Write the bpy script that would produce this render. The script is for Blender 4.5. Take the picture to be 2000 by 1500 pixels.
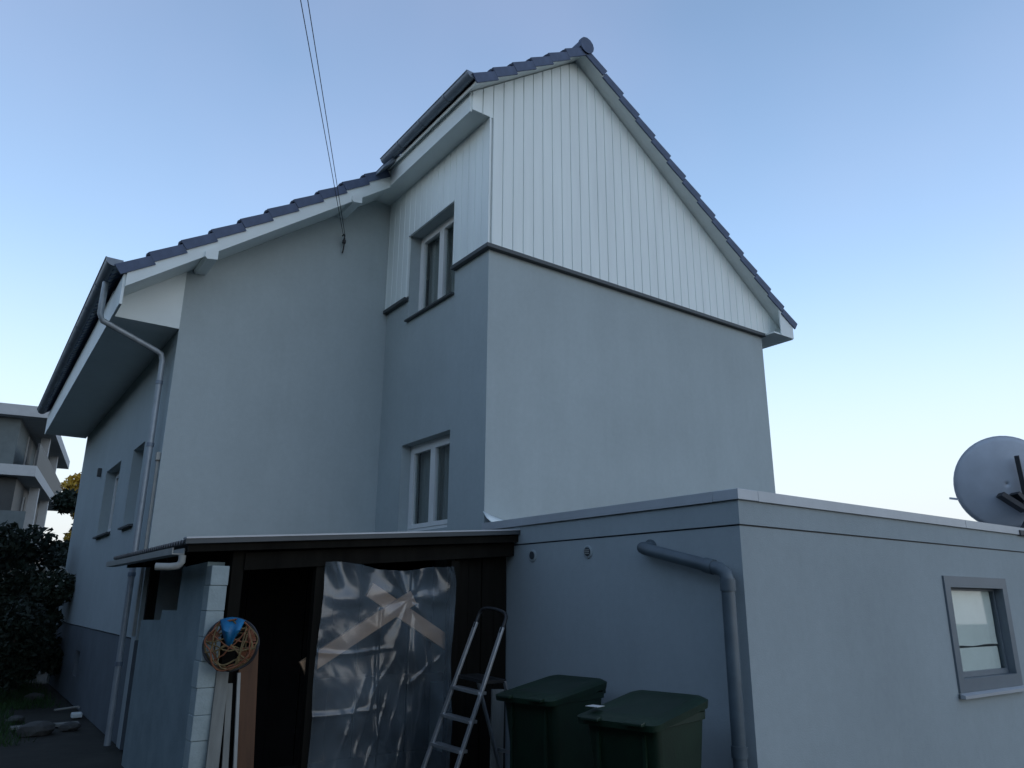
import bpy, bmesh, math, random
import numpy as np
from mathutils import Vector, Matrix, noise
random.seed(7); rng = np.random.default_rng(7)
R = math.radians
scene = bpy.context.scene
for o in list(bpy.data.objects): bpy.data.objects.remove(o)

# ------------------------------------------------------------------ camera
cam_d = bpy.data.cameras.new('camera'); cam = bpy.data.objects.new('camera', cam_d)
scene.collection.objects.link(cam); scene.camera = cam
CAM = Vector((-4.9158, -7.4099, 1.70))
yaw, pit, rol = 0.62123, 0.28126, 0.00763
Fw = Vector((math.sin(yaw)*math.cos(pit), math.cos(yaw)*math.cos(pit), math.sin(pit)))
Rt0 = Vector((math.cos(yaw), -math.sin(yaw), 0)); Up0 = Rt0.cross(Fw)
Rt = Rt0*math.cos(rol) + Up0*math.sin(rol); Up = -Rt0*math.sin(rol) + Up0*math.cos(rol)
cam.matrix_world = Matrix(((Rt.x, Up.x, -Fw.x, CAM.x), (Rt.y, Up.y, -Fw.y, CAM.y), (Rt.z, Up.z, -Fw.z, CAM.z), (0, 0, 0, 1)))
cam_d.sensor_width = 36; cam_d.lens = 26.305; cam_d.clip_start = .05; cam_d.clip_end = 2000

# ------------------------------------------------------------------ sky, sun, exposure (clear sky just after sunset)
SUN_EL, SUN_AZ = R(10.0), R(160)          # azimuth clockwise from +Y, towards +X
world = bpy.data.worlds.new('World'); scene.world = world; world.use_nodes = True
nt = world.node_tree; nt.nodes.clear()
sky = nt.nodes.new('ShaderNodeTexSky'); sky.sky_type = 'NISHITA'; sky.sun_disc = False
sky.sun_elevation = SUN_EL; sky.sun_rotation = R(200)
sky.altitude = 0; sky.air_density = 1.0; sky.dust_density = 3.0; sky.ozone_density = 1.6
bg = nt.nodes.new('ShaderNodeBackground'); bg.inputs['Strength'].default_value = 0.15
wo = nt.nodes.new('ShaderNodeOutputWorld')
# the dusk sky is the same all round: every azimuth reads the sky opposite the sunken sun
tcw = nt.nodes.new('ShaderNodeTexCoord'); sep = nt.nodes.new('ShaderNodeSeparateXYZ'); nt.links.new(tcw.outputs['Generated'], sep.inputs[0])
def vm(op, a, b):
    n_ = nt.nodes.new('ShaderNodeMath'); n_.operation = op
    for i_, v_ in enumerate((a, b)):
        if isinstance(v_, (int, float)): n_.inputs[i_].default_value = v_
        else: nt.links.new(v_, n_.inputs[i_])
    return n_.outputs[0]
hz = vm('SQRT', vm('ADD', vm('MULTIPLY', sep.outputs[0], sep.outputs[0]), vm('MULTIPLY', sep.outputs[1], sep.outputs[1])), 0)
cmb = nt.nodes.new('ShaderNodeCombineXYZ')
nt.links.new(vm('MULTIPLY', hz, math.sin(R(22))), cmb.inputs[0]); nt.links.new(vm('MULTIPLY', hz, math.cos(R(22))), cmb.inputs[1]); nt.links.new(sep.outputs[2], cmb.inputs[2])
nt.links.new(cmb.outputs[0], sky.inputs['Vector'])
wb = nt.nodes.new('ShaderNodeMix'); wb.data_type = 'RGBA'; wb.blend_type = 'MULTIPLY'; wb.inputs[0].default_value = 1
wb.inputs[7].default_value = (1.03, .985, 1.0, 1)
nt.links.new(sky.outputs[0], wb.inputs[6])
# very thin high veil, slightly pink, uneven over the whole sky
vn = nt.nodes.new('ShaderNodeTexNoise'); vn.inputs['Scale'].default_value = 2.2; vn.inputs['Detail'].default_value = 3
nt.links.new(tcw.outputs['Generated'], vn.inputs['Vector'])
veil = nt.nodes.new('ShaderNodeMix'); veil.data_type = 'RGBA'; veil.blend_type = 'MIX'
vr = nt.nodes.new('ShaderNodeMapRange'); vr.inputs[1].default_value = .35; vr.inputs[2].default_value = .7; vr.inputs[3].default_value = 0; vr.inputs[4].default_value = .14
nt.links.new(vn.outputs['Fac'], vr.inputs[0]); nt.links.new(vr.outputs[0], veil.inputs[0])
veil.inputs[7].default_value = (2.25, 2.1, 2.9, 1)
nt.links.new(wb.outputs[2], veil.inputs[6])
# milky haze low in the sky, all round
hr = nt.nodes.new('ShaderNodeMapRange'); hr.interpolation_type = 'SMOOTHSTEP'
for i_, v_ in ((1, .42), (2, .0), (3, .0), (4, .85)): hr.inputs[i_].default_value = v_
nt.links.new(sep.outputs[2], hr.inputs[0])
low_haze = nt.nodes.new('ShaderNodeMix'); low_haze.data_type = 'RGBA'; low_haze.inputs[7].default_value = (2.62, 2.72, 2.92, 1)
nt.links.new(hr.outputs[0], low_haze.inputs[0]); nt.links.new(veil.outputs[2], low_haze.inputs[6]); nt.links.new(low_haze.outputs[2], bg.inputs['Color']); nt.links.new(bg.outputs[0], wo.inputs['Surface'])
sun_d = bpy.data.lights.new('sun', 'SUN'); sun = bpy.data.objects.new('sun', sun_d)
scene.collection.objects.link(sun)
sun_d.energy = 0.15; sun_d.angle = R(50); sun_d.color = (1.0, .93, .86)
sdir = Vector((math.sin(SUN_AZ)*math.cos(SUN_EL), math.cos(SUN_AZ)*math.cos(SUN_EL), math.sin(SUN_EL)))
sun.rotation_euler = sdir.to_track_quat('Z', 'Y').to_euler()
scene.view_settings.view_transform = 'Standard'; scene.view_settings.look = 'None'
scene.view_settings.gamma = 1.0; scene.view_settings.use_curve_mapping = False
scene.view_settings.exposure = 1.17
scene.cycles.max_bounces = 8; scene.cycles.transparent_max_bounces = 12

# ------------------------------------------------------------------ materials
def mat(name, col, rough=.7, metal=0.0, var=.12, vscale=3.0, bump=0.0, bscale=120.0, spec=.5, grain=None):
    m = bpy.data.materials.new(name); m.use_nodes = True
    t = m.node_tree; b = t.nodes['Principled BSDF']
    b.inputs['Roughness'].default_value = rough; b.inputs['Metallic'].default_value = metal
    b.inputs['Specular IOR Level'].default_value = spec
    tc = t.nodes.new('ShaderNodeTexCoord'); src = tc.outputs['Object']
    if grain:
        mp = t.nodes.new('ShaderNodeMapping'); mp.inputs['Scale'].default_value = grain
        t.links.new(src, mp.inputs['Vector']); src = mp.outputs[0]
    n = t.nodes.new('ShaderNodeTexNoise'); n.inputs['Scale'].default_value = vscale
    n.inputs['Detail'].default_value = 6; n.inputs['Roughness'].default_value = .62
    t.links.new(src, n.inputs['Vector'])
    r = t.nodes.new('ShaderNodeValToRGB')
    c0 = [max(0, c*(1-var)) for c in col]; c1 = [min(1, c*(1+var)) for c in col]
    r.color_ramp.elements[0].position = .3; r.color_ramp.elements[1].position = .7
    r.color_ramp.elements[0].color = (*c0, 1); r.color_ramp.elements[1].color = (*c1, 1)
    t.links.new(n.outputs['Fac'], r.inputs[0]); t.links.new(r.outputs[0], b.inputs['Base Color'])
    if bump:
        n2 = t.nodes.new('ShaderNodeTexNoise'); n2.inputs['Scale'].default_value = bscale; n2.inputs['Detail'].default_value = 4
        t.links.new(src, n2.inputs['Vector'])
        bp = t.nodes.new('ShaderNodeBump'); bp.inputs['Strength'].default_value = bump; bp.inputs['Distance'].default_value = .004
        t.links.new(n2.outputs['Fac'], bp.inputs['Height']); t.links.new(bp.outputs[0], b.inputs['Normal'])
    return m
M = {}
def wall_mat(name, col):
    m = mat(name, col, .92, var=.045, vscale=.8, bump=.55, bscale=85); t = m.node_tree; b = t.nodes['Principled BSDF']
    base = b.inputs['Base Color'].links[0].from_socket; tc = [n for n in t.nodes if n.type == 'TEX_COORD'][0]
    for sc, amt, s_ in (((6, 6, .4), .03, 1.0), ((1, 1, 1), .05, 14.0), ((1.0, 1.0, .6), .10, .45)):
        mp = t.nodes.new('ShaderNodeMapping'); mp.inputs['Scale'].default_value = sc; t.links.new(tc.outputs['Object'], mp.inputs[0])
        n = t.nodes.new('ShaderNodeTexNoise'); n.inputs['Scale'].default_value = s_; n.inputs['Detail'].default_value = 8; n.inputs['Roughness'].default_value = .7
        t.links.new(mp.outputs[0], n.inputs['Vector'])
        mr = t.nodes.new('ShaderNodeMapRange'); mr.inputs[1].default_value = .3; mr.inputs[2].default_value = .7; mr.inputs[3].default_value = 1-amt; mr.inputs[4].default_value = 1+amt*.4
        t.links.new(n.outputs['Fac'], mr.inputs[0])
        mx = t.nodes.new('ShaderNodeMix'); mx.data_type = 'RGBA'; mx.blend_type = 'MULTIPLY'; mx.inputs[0].default_value = 1
        t.links.new(base, mx.inputs[6]); t.links.new(mr.outputs[0], mx.inputs[7]); base = mx.outputs[2]
    t.links.new(base, b.inputs['Base Color']); return m
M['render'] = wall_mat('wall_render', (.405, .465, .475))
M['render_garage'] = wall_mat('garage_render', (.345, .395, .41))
M['plinth'] = mat('plinth_render', (.12, .145, .165), .9, var=.12, vscale=2, bump=.6, bscale=60)
M['white'] = mat('white_paint', (.74, .80, .79), .55, var=.04, vscale=2.5, bump=.15, bscale=40)
M['board'] = mat('cladding_paint', (.78, .84, .82), .5, var=.05, vscale=1.2, bump=.25, bscale=30, grain=(4, 4, .4))
M['trim'] = mat('dark_trim', (.05, .06, .065), .5, var=.1)
M['tile'] = mat('roof_tile_paint', (.07, .098, .165), .65, var=.22, vscale=5, bump=.4, bscale=60)
M['zinc'] = mat('zinc', (.20, .24, .29), .5, .25, var=.16, vscale=5, bump=.1, bscale=25)
M['zinc_light'] = mat('zinc_light', (.36, .40, .43), .45, .3, var=.15, vscale=6)
M['coping'] = mat('coping_metal', (.42, .45, .48), .45, .3, var=.07, vscale=3)
M['pvc'] = mat('pvc_frame', (.75, .76, .75), .35, var=.03)
M['pvc_grey'] = mat('pvc_grey_frame', (.135, .165, .19), .45, var=.06)
M['pipe'] = mat('grey_plastic_pipe', (.085, .115, .135), .42, var=.18, vscale=5)
M['pipe_pale'] = mat('pale_pipe', (.32, .33, .31), .5, var=.12, vscale=6)
M['interior'] = mat('dark_interior', (.008, .008, .009), .95, spec=.1, var=.2)  # near black: the darkness of unlit interiors is put into the colour
M['curtain'] = mat('curtain_cloth', (.22, .24, .24), .9, var=.15, vscale=6, grain=(6, 6, .5))
M['paper'] = mat('paper', (.84, .85, .80), .85, var=.06, vscale=3, bump=.4, bscale=9)
M['block'] = mat('aerated_block', (.33, .39, .39), .95, var=.14, vscale=6, bump=.8, bscale=60)
M['shedwall'] = mat('shed_wall_render', (.20, .26, .275), .95, var=.16, vscale=2.6, bump=.7, bscale=35)
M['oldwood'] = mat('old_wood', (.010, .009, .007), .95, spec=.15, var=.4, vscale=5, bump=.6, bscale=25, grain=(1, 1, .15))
M['newwood'] = mat('raw_timber', (.42, .26, .15), .8, var=.25, vscale=5, bump=.4, bscale=25, grain=(.25, 1, 1))
M['brownboard'] = mat('brown_board', (.11, .05, .022), .7, var=.3, vscale=4, grain=(3, 3, .3))
M['palewood'] = mat('pale_wood', (.22, .225, .205), .85, var=.22, vscale=5, grain=(3, 3, .3))
M['sheetroof'] = mat('shed_roof_sheet', (.11, .11, .11), .8, var=.3, vscale=4)
M['alu'] = mat('aluminium', (.45, .47, .48), .4, .8, var=.08)
M['blackplastic'] = mat('black_plastic', (.012, .013, .014), .45, var=.15)
M['bin'] = mat('bin_plastic', (.004, .02, .009), .5, var=.3, vscale=4, bump=.2, bscale=60)
M['sticker'] = mat('sticker', (.6, .6, .57), .6, var=.1)
M['dish'] = mat('dish_paint', (.46, .50, .56), .5, var=.08, vscale=4)
M['dishmount'] = mat('dish_mount', (.04, .043, .05), .5, .3, var=.2)
M['cable'] = mat('cable', (.03, .03, .035), .6, var=.1)
M['orange'] = mat('orange_cord', (.20, .07, .03), .6, var=.25, vscale=20)
M['blue'] = mat('blue_plastic', (.01, .15, .32), .5, var=.2, vscale=9)
M['ochre'] = mat('ochre_rope', (.16, .115, .05), .8, var=.3, vscale=20)
M['soil'] = mat('garden_soil', (.026, .027, .022), .98, var=.5, vscale=1.3, bump=1.0, bscale=9)
M['grass'] = mat('grass_blades', (.02, .06, .012), .8, var=.4, vscale=2)
M['stone'] = mat('stone', (.075, .078, .075), .95, var=.3, vscale=4, bump=.8, bscale=14)
M['leaf'] = mat('hedge_leaf', (.006, .016, .008), .7, var=.45, vscale=1.7)
M['leaf2'] = mat('shrub_leaf', (.012, .024, .012), .7, var=.45, vscale=1.7)
M['petal'] = mat('pale_blossom', (.55, .55, .50), .8, var=.15)
M['yellow'] = mat('autumn_leaf', (.48, .30, .03), .7, var=.35, vscale=2)
M['bark'] = mat('bark', (.06, .045, .035), .95, var=.3, vscale=6, bump=.8, bscale=20)
M['nb_white'] = mat('neighbour_white', (.42, .44, .45), .8, var=.06)
M['nb_grey'] = mat('neighbour_grey', (.12, .145, .15), .85, var=.1)
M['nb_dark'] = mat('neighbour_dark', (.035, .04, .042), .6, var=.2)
def fresnel(t, f0=.045):
    lw = t.nodes.new('ShaderNodeLayerWeight'); lw.inputs['Blend'].default_value = .5
    p = t.nodes.new('ShaderNodeMath'); p.operation = 'POWER'; p.inputs[1].default_value = 5; t.links.new(lw.outputs['Facing'], p.inputs[0])
    m = t.nodes.new('ShaderNodeMath'); m.operation = 'MULTIPLY_ADD'; m.inputs[1].default_value = 1-f0; m.inputs[2].default_value = f0; t.links.new(p.outputs[0], m.inputs[0])
    return m
def glass_mat(name, tint, rough=.03):
    m = bpy.data.materials.new(name); m.use_nodes = True; t = m.node_tree
    b = t.nodes['Principled BSDF']; b.inputs['Base Color'].default_value = (*tint, 1); b.inputs['Roughness'].default_value = rough
    tr = t.nodes.new('ShaderNodeBsdfTransparent'); tr.inputs[0].default_value = (.93, .96, .955, 1)
    gl = t.nodes.new('ShaderNodeBsdfGlossy'); gl.inputs['Roughness'].default_value = rough
    fr = fresnel(t)
    mx = t.nodes.new('ShaderNodeMixShader'); t.links.new(fr.outputs[0], mx.inputs[0])
    t.links.new(tr.outputs[0], mx.inputs[1]); t.links.new(gl.outputs[0], mx.inputs[2])
    t.links.new(mx.outputs[0], t.nodes['Material Output'].inputs['Surface']); return m
M['glass'] = glass_mat('window_glass', (.5, .6, .6))
def film_mat():
    m = bpy.data.materials.new('polythene_film'); m.use_nodes = True; t = m.node_tree
    b = t.nodes['Principled BSDF']; b.inputs['Base Color'].default_value = (.40, .50, .57, 1); b.inputs['Roughness'].default_value = .3
    tr = t.nodes.new('ShaderNodeBsdfTransparent'); tr.inputs[0].default_value = (.93, .95, .96, 1)
    gl = t.nodes.new('ShaderNodeBsdfGlossy'); gl.inputs['Roughness'].default_value = .17
    n = t.nodes.new('ShaderNodeTexNoise'); n.inputs['Scale'].default_value = 2.4; n.inputs['Detail'].default_value = 5
    tc = t.nodes.new('ShaderNodeTexCoord'); t.links.new(tc.outputs['Object'], n.inputs['Vector'])
    mr = t.nodes.new('ShaderNodeMapRange'); mr.inputs[1].default_value = .35; mr.inputs[2].default_value = .75
    mr.inputs[3].default_value = .10; mr.inputs[4].default_value = .30; t.links.new(n.outputs['Fac'], mr.inputs[0])
    mx = t.nodes.new('ShaderNodeMixShader'); t.links.new(mr.outputs[0], mx.inputs[0])
    t.links.new(tr.outputs[0], mx.inputs[1]); t.links.new(b.outputs[0], mx.inputs[2])
    fr = fresnel(t, .06)
    m2 = t.nodes.new('ShaderNodeMixShader'); t.links.new(fr.outputs[0], m2.inputs[0])
    t.links.new(mx.outputs[0], m2.inputs[1]); t.links.new(gl.outputs[0], m2.inputs[2])
    t.links.new(m2.outputs[0], t.nodes['Material Output'].inputs['Surface']); return m
M['film'] = film_mat()

# ------------------------------------------------------------------ helpers
COL = scene.collection
LOC = {}
def tag(o, label=None, cat=None, group=None, kind=None):
    if label: o['label'] = label
    if cat: o['category'] = cat
    if group: o['group'] = group
    if kind: o['kind'] = kind
    return o
def thing(name, label, cat, loc=(0, 0, 0), rz=0, group=None):
    o = bpy.data.objects.new(name, None); COL.objects.link(o); o.location = loc; o.rotation_euler = (0, 0, rz)
    o.empty_display_size = .2
    LOC[o.name] = Matrix.Translation(loc) @ Matrix.Rotation(rz, 4, 'Z')
    return tag(o, label, cat, group)
def attach(o, parent, world_coords=True):
    if parent is None: return
    o.parent = parent
    if world_coords and parent.name in LOC: o.matrix_parent_inverse = LOC[parent.name].inverted()
class MB:
    def __init__(s): s.v = []; s.f = []
    def add(s, vs, fs):
        n = len(s.v); s.v += [tuple(v) for v in vs]; s.f += [tuple(i+n for i in f) for f in fs]; return s
    def box(s, x0, x1, y0, y1, z0, z1, mtx=None):
        vs = [(x, y, z) for x in (x0, x1) for y in (y0, y1) for z in (z0, z1)]
        if mtx is not None: vs = [mtx @ Vector(v) for v in vs]
        return s.add(vs, [(0, 1, 3, 2), (4, 6, 7, 5), (0, 4, 5, 1), (2, 3, 7, 6), (0, 2, 6, 4), (1, 5, 7, 3)])
    def prism(s, pts, axis, a, b):
        def P(p, t): return {'x': (t, p[0], p[1]), 'y': (p[0], t, p[1]), 'z': (p[0], p[1], t)}[axis]
        n = len(pts)
        return s.add([P(p, a) for p in pts]+[P(p, b) for p in pts],
                     [tuple(range(n)), tuple(range(2*n-1, n-1, -1))]+[(i, i+n, (i+1) % n+n, (i+1) % n) for i in range(n)])
    def bar(s, p, q, w, h, up=(0, 0, 1)):
        p = Vector(p); q = Vector(q); d = (q-p).normalized(); u = Vector(up)
        r = d.cross(u).normalized(); u = r.cross(d)
        vs = [c + r*sx*w/2 + u*sy*h/2 for c in (p, q) for sx, sy in ((-1, -1), (1, -1), (1, 1), (-1, 1))]
        return s.add(vs, [(0, 1, 2, 3), (7, 6, 5, 4), (0, 4, 5, 1), (1, 5, 6, 2), (2, 6, 7, 3), (3, 7, 4, 0)])
    def tube(s, pts, r, n=10, cap=True, closed=False):
        pts = [Vector(p) for p in pts]; m = len(pts); rs = r if isinstance(r, (list, tuple)) else [r]*m
        d0 = (pts[1]-pts[0]).normalized(); a = Vector((0, 0, 1)) if abs(d0.z) < .9 else Vector((1, 0, 0))
        u = d0.cross(a).normalized(); vs = []
        for i, p in enumerate(pts):
            if closed: d = (pts[(i+1) % m]-pts[i-1]).normalized()
            else: d = (pts[min(i+1, m-1)]-pts[max(i-1, 0)]).normalized()
            u = (u - d*u.dot(d)).normalized(); w = d.cross(u)
            vs += [p + (u*math.cos(2*math.pi*k/n)+w*math.sin(2*math.pi*k/n))*rs[i] for k in range(n)]
        fs = []
        for i in range(m if closed else m-1):
            j = (i+1) % m
            fs += [(i*n+k, i*n+(k+1) % n, j*n+(k+1) % n, j*n+k) for k in range(n)]
        if cap and not closed: fs += [tuple(range(n-1, -1, -1)), tuple((m-1)*n+k for k in range(n))]
        return s.add(vs, fs)
    def lathe(s, prof, n, mtx):
        vs = []; m = len(prof)
        for r, h in prof: vs += [mtx @ Vector((r*math.cos(2*math.pi*k/n), r*math.sin(2*math.pi*k/n), h)) for k in range(n)]
        fs = [(i*n+k, i*n+(k+1) % n, (i+1)*n+(k+1) % n, (i+1)*n+k) for i in range(m-1) for k in range(n)]
        fs += [tuple(range(n-1, -1, -1)), tuple((m-1)*n+k for k in range(n))]
        return s.add(vs, fs)
    def mesh(s, name, material, smooth=False, bevel=0):
        me = bpy.data.meshes.new(name); me.from_pydata(s.v, [], s.f)
        bm = bmesh.new(); bm.from_mesh(me); bmesh.ops.recalc_face_normals(bm, faces=bm.faces)
        if bevel: bmesh.ops.bevel(bm, geom=[e for e in bm.edges if e.is_manifold and e.calc_face_angle(0) > .6], offset=bevel, segments=2, affect='EDGES', profile=.6, clamp_overlap=True)
        bm.to_mesh(me); bm.free(); me.materials.append(material)
        if smooth:
            for p in me.polygons: p.use_smooth = True
            me.set_sharp_from_angle(angle=R(40))
        return me
    def build(s, name, material, parent=None, smooth=False, bevel=0, world=True):
        o = bpy.data.objects.new(name, s.mesh(name, material, smooth, bevel)); COL.objects.link(o); attach(o, parent, world); return o
def box(name, m, parent, x0, x1, y0, y1, z0, z1, bevel=0): return MB().box(x0, x1, y0, y1, z0, z1).build(name, m, parent, bevel=bevel)
def inst(name, me, parent, mtx):
    o = bpy.data.objects.new(name, me); COL.objects.link(o); o.matrix_world = mtx; o.parent = parent
    if parent is not None and parent.name in LOC: o.matrix_parent_inverse = LOC[parent.name].inverted()
    return o
def wall_holes(axis, pos, thick, a0, a1, z0, z1, holes):
    """wall sheet in plane axis=pos (outer face), thickness inwards, rectangular openings (a0,a1,z0,z1) with reveals"""
    A = sorted({a0, a1, *[h[0] for h in holes], *[h[1] for h in holes]}); Z = sorted({z0, z1, *[h[2] for h in holes], *[h[3] for h in holes]})
    solid = lambda i, j: 0 <= i < len(A)-1 and 0 <= j < len(Z)-1 and not any(h[0] <= A[i] and A[i+1] <= h[1] and h[2] <= Z[j] and Z[j+1] <= h[3] for h in holes)
    P = (lambda a, z, t: (pos+t, a, z)) if axis == 'x' else (lambda a, z, t: (a, pos+t, z))
    b = MB()
    for i in range(len(A)-1):
        for j in range(len(Z)-1):
            if not solid(i, j): continue
            p, q, r, s_ = A[i], A[i+1], Z[j], Z[j+1]
            for t in (0, thick): b.add([P(p, r, t), P(q, r, t), P(q, s_, t), P(p, s_, t)], [(0, 1, 2, 3)])
            if not solid(i-1, j): b.add([P(p, r, 0), P(p, s_, 0), P(p, s_, thick), P(p, r, thick)], [(0, 1, 2, 3)])
            if not solid(i+1, j): b.add([P(q, r, 0), P(q, s_, 0), P(q, s_, thick), P(q, r, thick)], [(0, 1, 2, 3)])
            if not solid(i, j-1): b.add([P(p, r, 0), P(q, r, 0), P(q, r, thick), P(p, r, thick)], [(0, 1, 2, 3)])
            if not solid(i, j+1): b.add([P(p, s_, 0), P(q, s_, 0), P(q, s_, thick), P(p, s_, thick)], [(0, 1, 2, 3)])
    bm_v = b
    return bm_v

# ------------------------------------------------------------------ ground
def ground_sheet():
    b = MB(); xs = [-300, -60, -20] + [i*.8 for i in range(-20, 21)] + [20, 60, 300]; ys = xs
    n = len(xs); vs = []
    for x in xs:
        for y in ys:
            near = max(0, 1-max(abs(x), abs(y))/18)
            vs.append((x, y, -.02 + near*.04*noise.noise(Vector((x*.7, y*.7, 0)))))
    b.add(vs, [(i*n+j, (i+1)*n+j, (i+1)*n+j+1, i*n+j+1) for i in range(n-1) for j in range(n-1)])
    o = b.build('ground', M['soil'], smooth=True); tag(o, kind='structure')
ground_sheet()

# ------------------------------------------------------------------ the house
W, D, L, YB = 5.686, 2.93, 3.044, 11.72
RX, RZ = 1.512, 9.769                      # ridge
YA, YV = -.28, 2.35                        # verge planes of the two gables
def TA(x): return RZ - .742*(RX-x) if x < RX else RZ - .722*(x-RX)
def TB(x): return 8.30 + .765*(x+.365)
ZC = 6.15
house = thing('house', 'two-storey grey rendered house with white clad gable and stepped dark tiled roof', 'house', (1.3, 5.8, 0))
# walls
MB().prism([(0, 0), (W, 0), (W, TA(W)-.07), (RX, RZ-.07), (0, TA(0)-.07)], 'y', 0, .3).build('gable_wall', M['render'], house)
UW = (.84, 2.20, 5.79, 7.19); LW = (.84, 2.19, 2.58, 3.84)
wall_holes('x', 0, .3, .3, D, 0, 8.03, [UW, LW]).build('side_wall', M['render'], house)
MB().prism([(-L, 0), (.3, 0), (.3, 8.03), (-.33, TB(-.33)-.10), (-L, TB(-L)-.10)], 'y', D, D+.3).build('rear_gable_wall', M['render'], house)
W1 = (6.2, 7.7, 2.72, 3.86); W2 = (4.25, 5.12, 2.70, 3.86)
wall_holes('x', -L, .3, D+.3, YB-.3, 1.22, 5.19, [W1, W2]).build('left_wall', M['render'], house)
MB().box(W-.3, W, .3, YB-.3, 0, 6.2).build('right_wall', M['render'], house)
MB().prism([(-L, 0), (W, 0), (W, TA(W)-.3), (RX, RZ-.1), (-L, TB(-L)-.1)], 'y', YB-.3, YB).build('back_wall', M['render'], house)
pl = wall_holes('x', -L+.015, .28, D+.31, YB-.31, 0, 1.205, [(7.6, 8.1, .42, .82)]).build('plinth', M['plinth'], house)
box('plinth_return', M['plinth'], house, -L-.012, -1.0, D-.012, D-.001, 0, 1.205)
box('ceiling_slab', M['interior'], house, .31, W-.31, .31, YB-.31, 4.3, 4.5)
box('inner_partition', M['interior'], house, 1.8, 1.9, .31, YB-.31, 0.1, 4.29)
box('inner_partition', M['interior'], house, 1.8, 1.9, .31, YB-.31, 4.51, 7.9)
box('inner_partition', M['interior'], house, -1.6, -1.5, D+.31, YB-.31, 0.1, 4.29)

# cladding boards (vertical, grooved) on the gable and round the corner
PITCH = .1725
def clad_board(a0, a1, zb, ztop, face):
    """one tongue and groove board a0..a1 with chamfered edges; ztop(a) upper end; face 'y' (gable) or 'x' (side)"""
    g = .004; c = .007; n0, n1 = -.030, -.052
    prof = [(a0+g, n0), (a0+g, n1+c), (a0+g+c, n1), (a1-g-c, n1), (a1-g, n1+c), (a1-g, n0)]
    vs = []
    for zf in (lambda a: zb, ztop):
        vs += [((a, n, zf(a)) if face == 'y' else (n, a, zf(a))) for a, n in prof]
    k = len(prof)
    return MB().add(vs, [tuple(range(k)), tuple(range(2*k-1, k-1, -1))]+[(i, i+k, (i+1) % k+k, (i+1) % k) for i in range(k)])
clad = MB().prism([(-.33, 8.06), (0, 8.06), (0, ZC+.02), (W, ZC+.02), (W+.18, ZC+.0), (W+.42, TA(W+.42)-.08), (RX, RZ-.07), (-.33, TA(-.33)-.07)], 'y', -.03, -.004).build('gable_cladding', M['white'], house)
x = -.33 - .012
while x < W + .4:
    x1 = x + PITCH; mid = (x+x1)/2
    zb = 8.045 if x1 < .02 else ZC
    top = lambda a: TA(a)-.075
    if min(top(x), top(x1)) > zb + .05:
        clad_board(x, x1, zb + (0 if x1 < W else .005), top, 'y').build('cladding_board', M['board'], clad)
    x = x1
sclad = wall_holes('x', -.03, .026, -.028, D-.002, ZC+.02, 8.04, [(UW[0]-.0, UW[1]+.0, ZC+.02, UW[3])]).build('side_cladding', M['white'], house)
y = -.052; 
while y < D-.02:
    y1 = min(y + PITCH, D-.002)
    segs = [(ZC, 8.045)]
    if y1 > UW[0] and y < UW[1]:
        if y < UW[0] - .02: clad_board(y, UW[0], ZC, lambda a: UW[3], 'x').build('cladding_board', M['board'], sclad)
        if y1 > UW[1] + .02: clad_board(UW[1], y1, ZC, lambda a: UW[3], 'x').build('cladding_board', M['board'], sclad)
        segs = [(UW[3]+.001, 8.045)]
    for a, b_ in segs: clad_board(y, y1, a, lambda _: b_, 'x').build('cladding_board', M['board'], sclad)
    y = y1
# dark drip profile under the cladding
box('drip_trim', M['trim'], house, -.075, W+.02, -.078, -.001, ZC-.055, ZC-.004)
box('drip_trim', M['trim'], house, -.075, -.001, 0, UW[0]-.0, ZC-.055, ZC-.004)
box('drip_trim', M['trim'], house, -.075, -.001, UW[1]+.0, D-.003, ZC-.055, ZC-.004)
box('corner_bead', M['white'], house, -.056, -.030, -.056, -.030, ZC, 8.04)

# roof deck, soffits, fascias, verge boards
def slab(x0, x1, f, t0, t1, y0, y1): return MB().prism([(x0, f(x0)-t0), (x1, f(x1)-t0), (x1, f(x1)-t1), (x0, f(x0)-t1)], 'y', y0, y1)
roof = slab(-.42, RX, TA, .004, .055, YA+.02, YB+.3).build('roof', M['white'], house)
slab(RX, 6.22, TA, .004, .055, YA+.02, YB+.3).build('roof_deck', M['white'], roof)
slab(-3.86, -.421, TB, .004, .055, D+.3, YB+.3).build('roof_deck', M['white'], roof)
MB().prism([(-3.829, TB(-3.829)-.004), (-.331, TB(-.331)-.004), (-.331, 8.047), (-3.829, TB(-3.829)-.225)], 'y', YV+.031, D+.02).build('verge_soffit', M['white'], roof)
slab(-.42, RX, TA, 0, .075, YA, YA+.02).build('verge_board', M['white'], roof)
slab(RX, 6.20, TA, 0, .075, YA, YA+.02).build('verge_board', M['white'], roof)
MB().prism([(-3.83, TB(-3.83)), (-.335, TB(-.335)), (-.335, 8.021), (-3.83, TB(-3.83)-.25)], 'y', YV, YV+.03).build('verge_board', M['white'], roof)
box('fascia_board', M['white'], roof, -.36, -.33, -.03, YV-.001, 8.02, TA(-.36)-.06)
box('soffit', M['white'], roof, -.33, .0, -.029, D-.001, 8.046, 8.07)
box('fascia_board', M['white'], roof, -3.86, -3.83, YV+.031, YB+.28, 5.17, TB(-3.86)-.06)
box('soffit', M['white'], roof, -3.83, -L-.001, D+.02, YB+.26, 5.19, 5.215)
MB().prism([(-3.83, 5.18), (-L-.001, 5.18), (-L-.001, TB(-L)-.23), (-3.83, TB(-3.83)-.23)], 'y', D-.01, D+.015).build('eaves_end_panel', M['white'], roof)
box('fascia_board', M['white'], roof, 6.18, 6.21, YA+.02, YB+.28, 6.09, TA(6.21)-.06)
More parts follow.
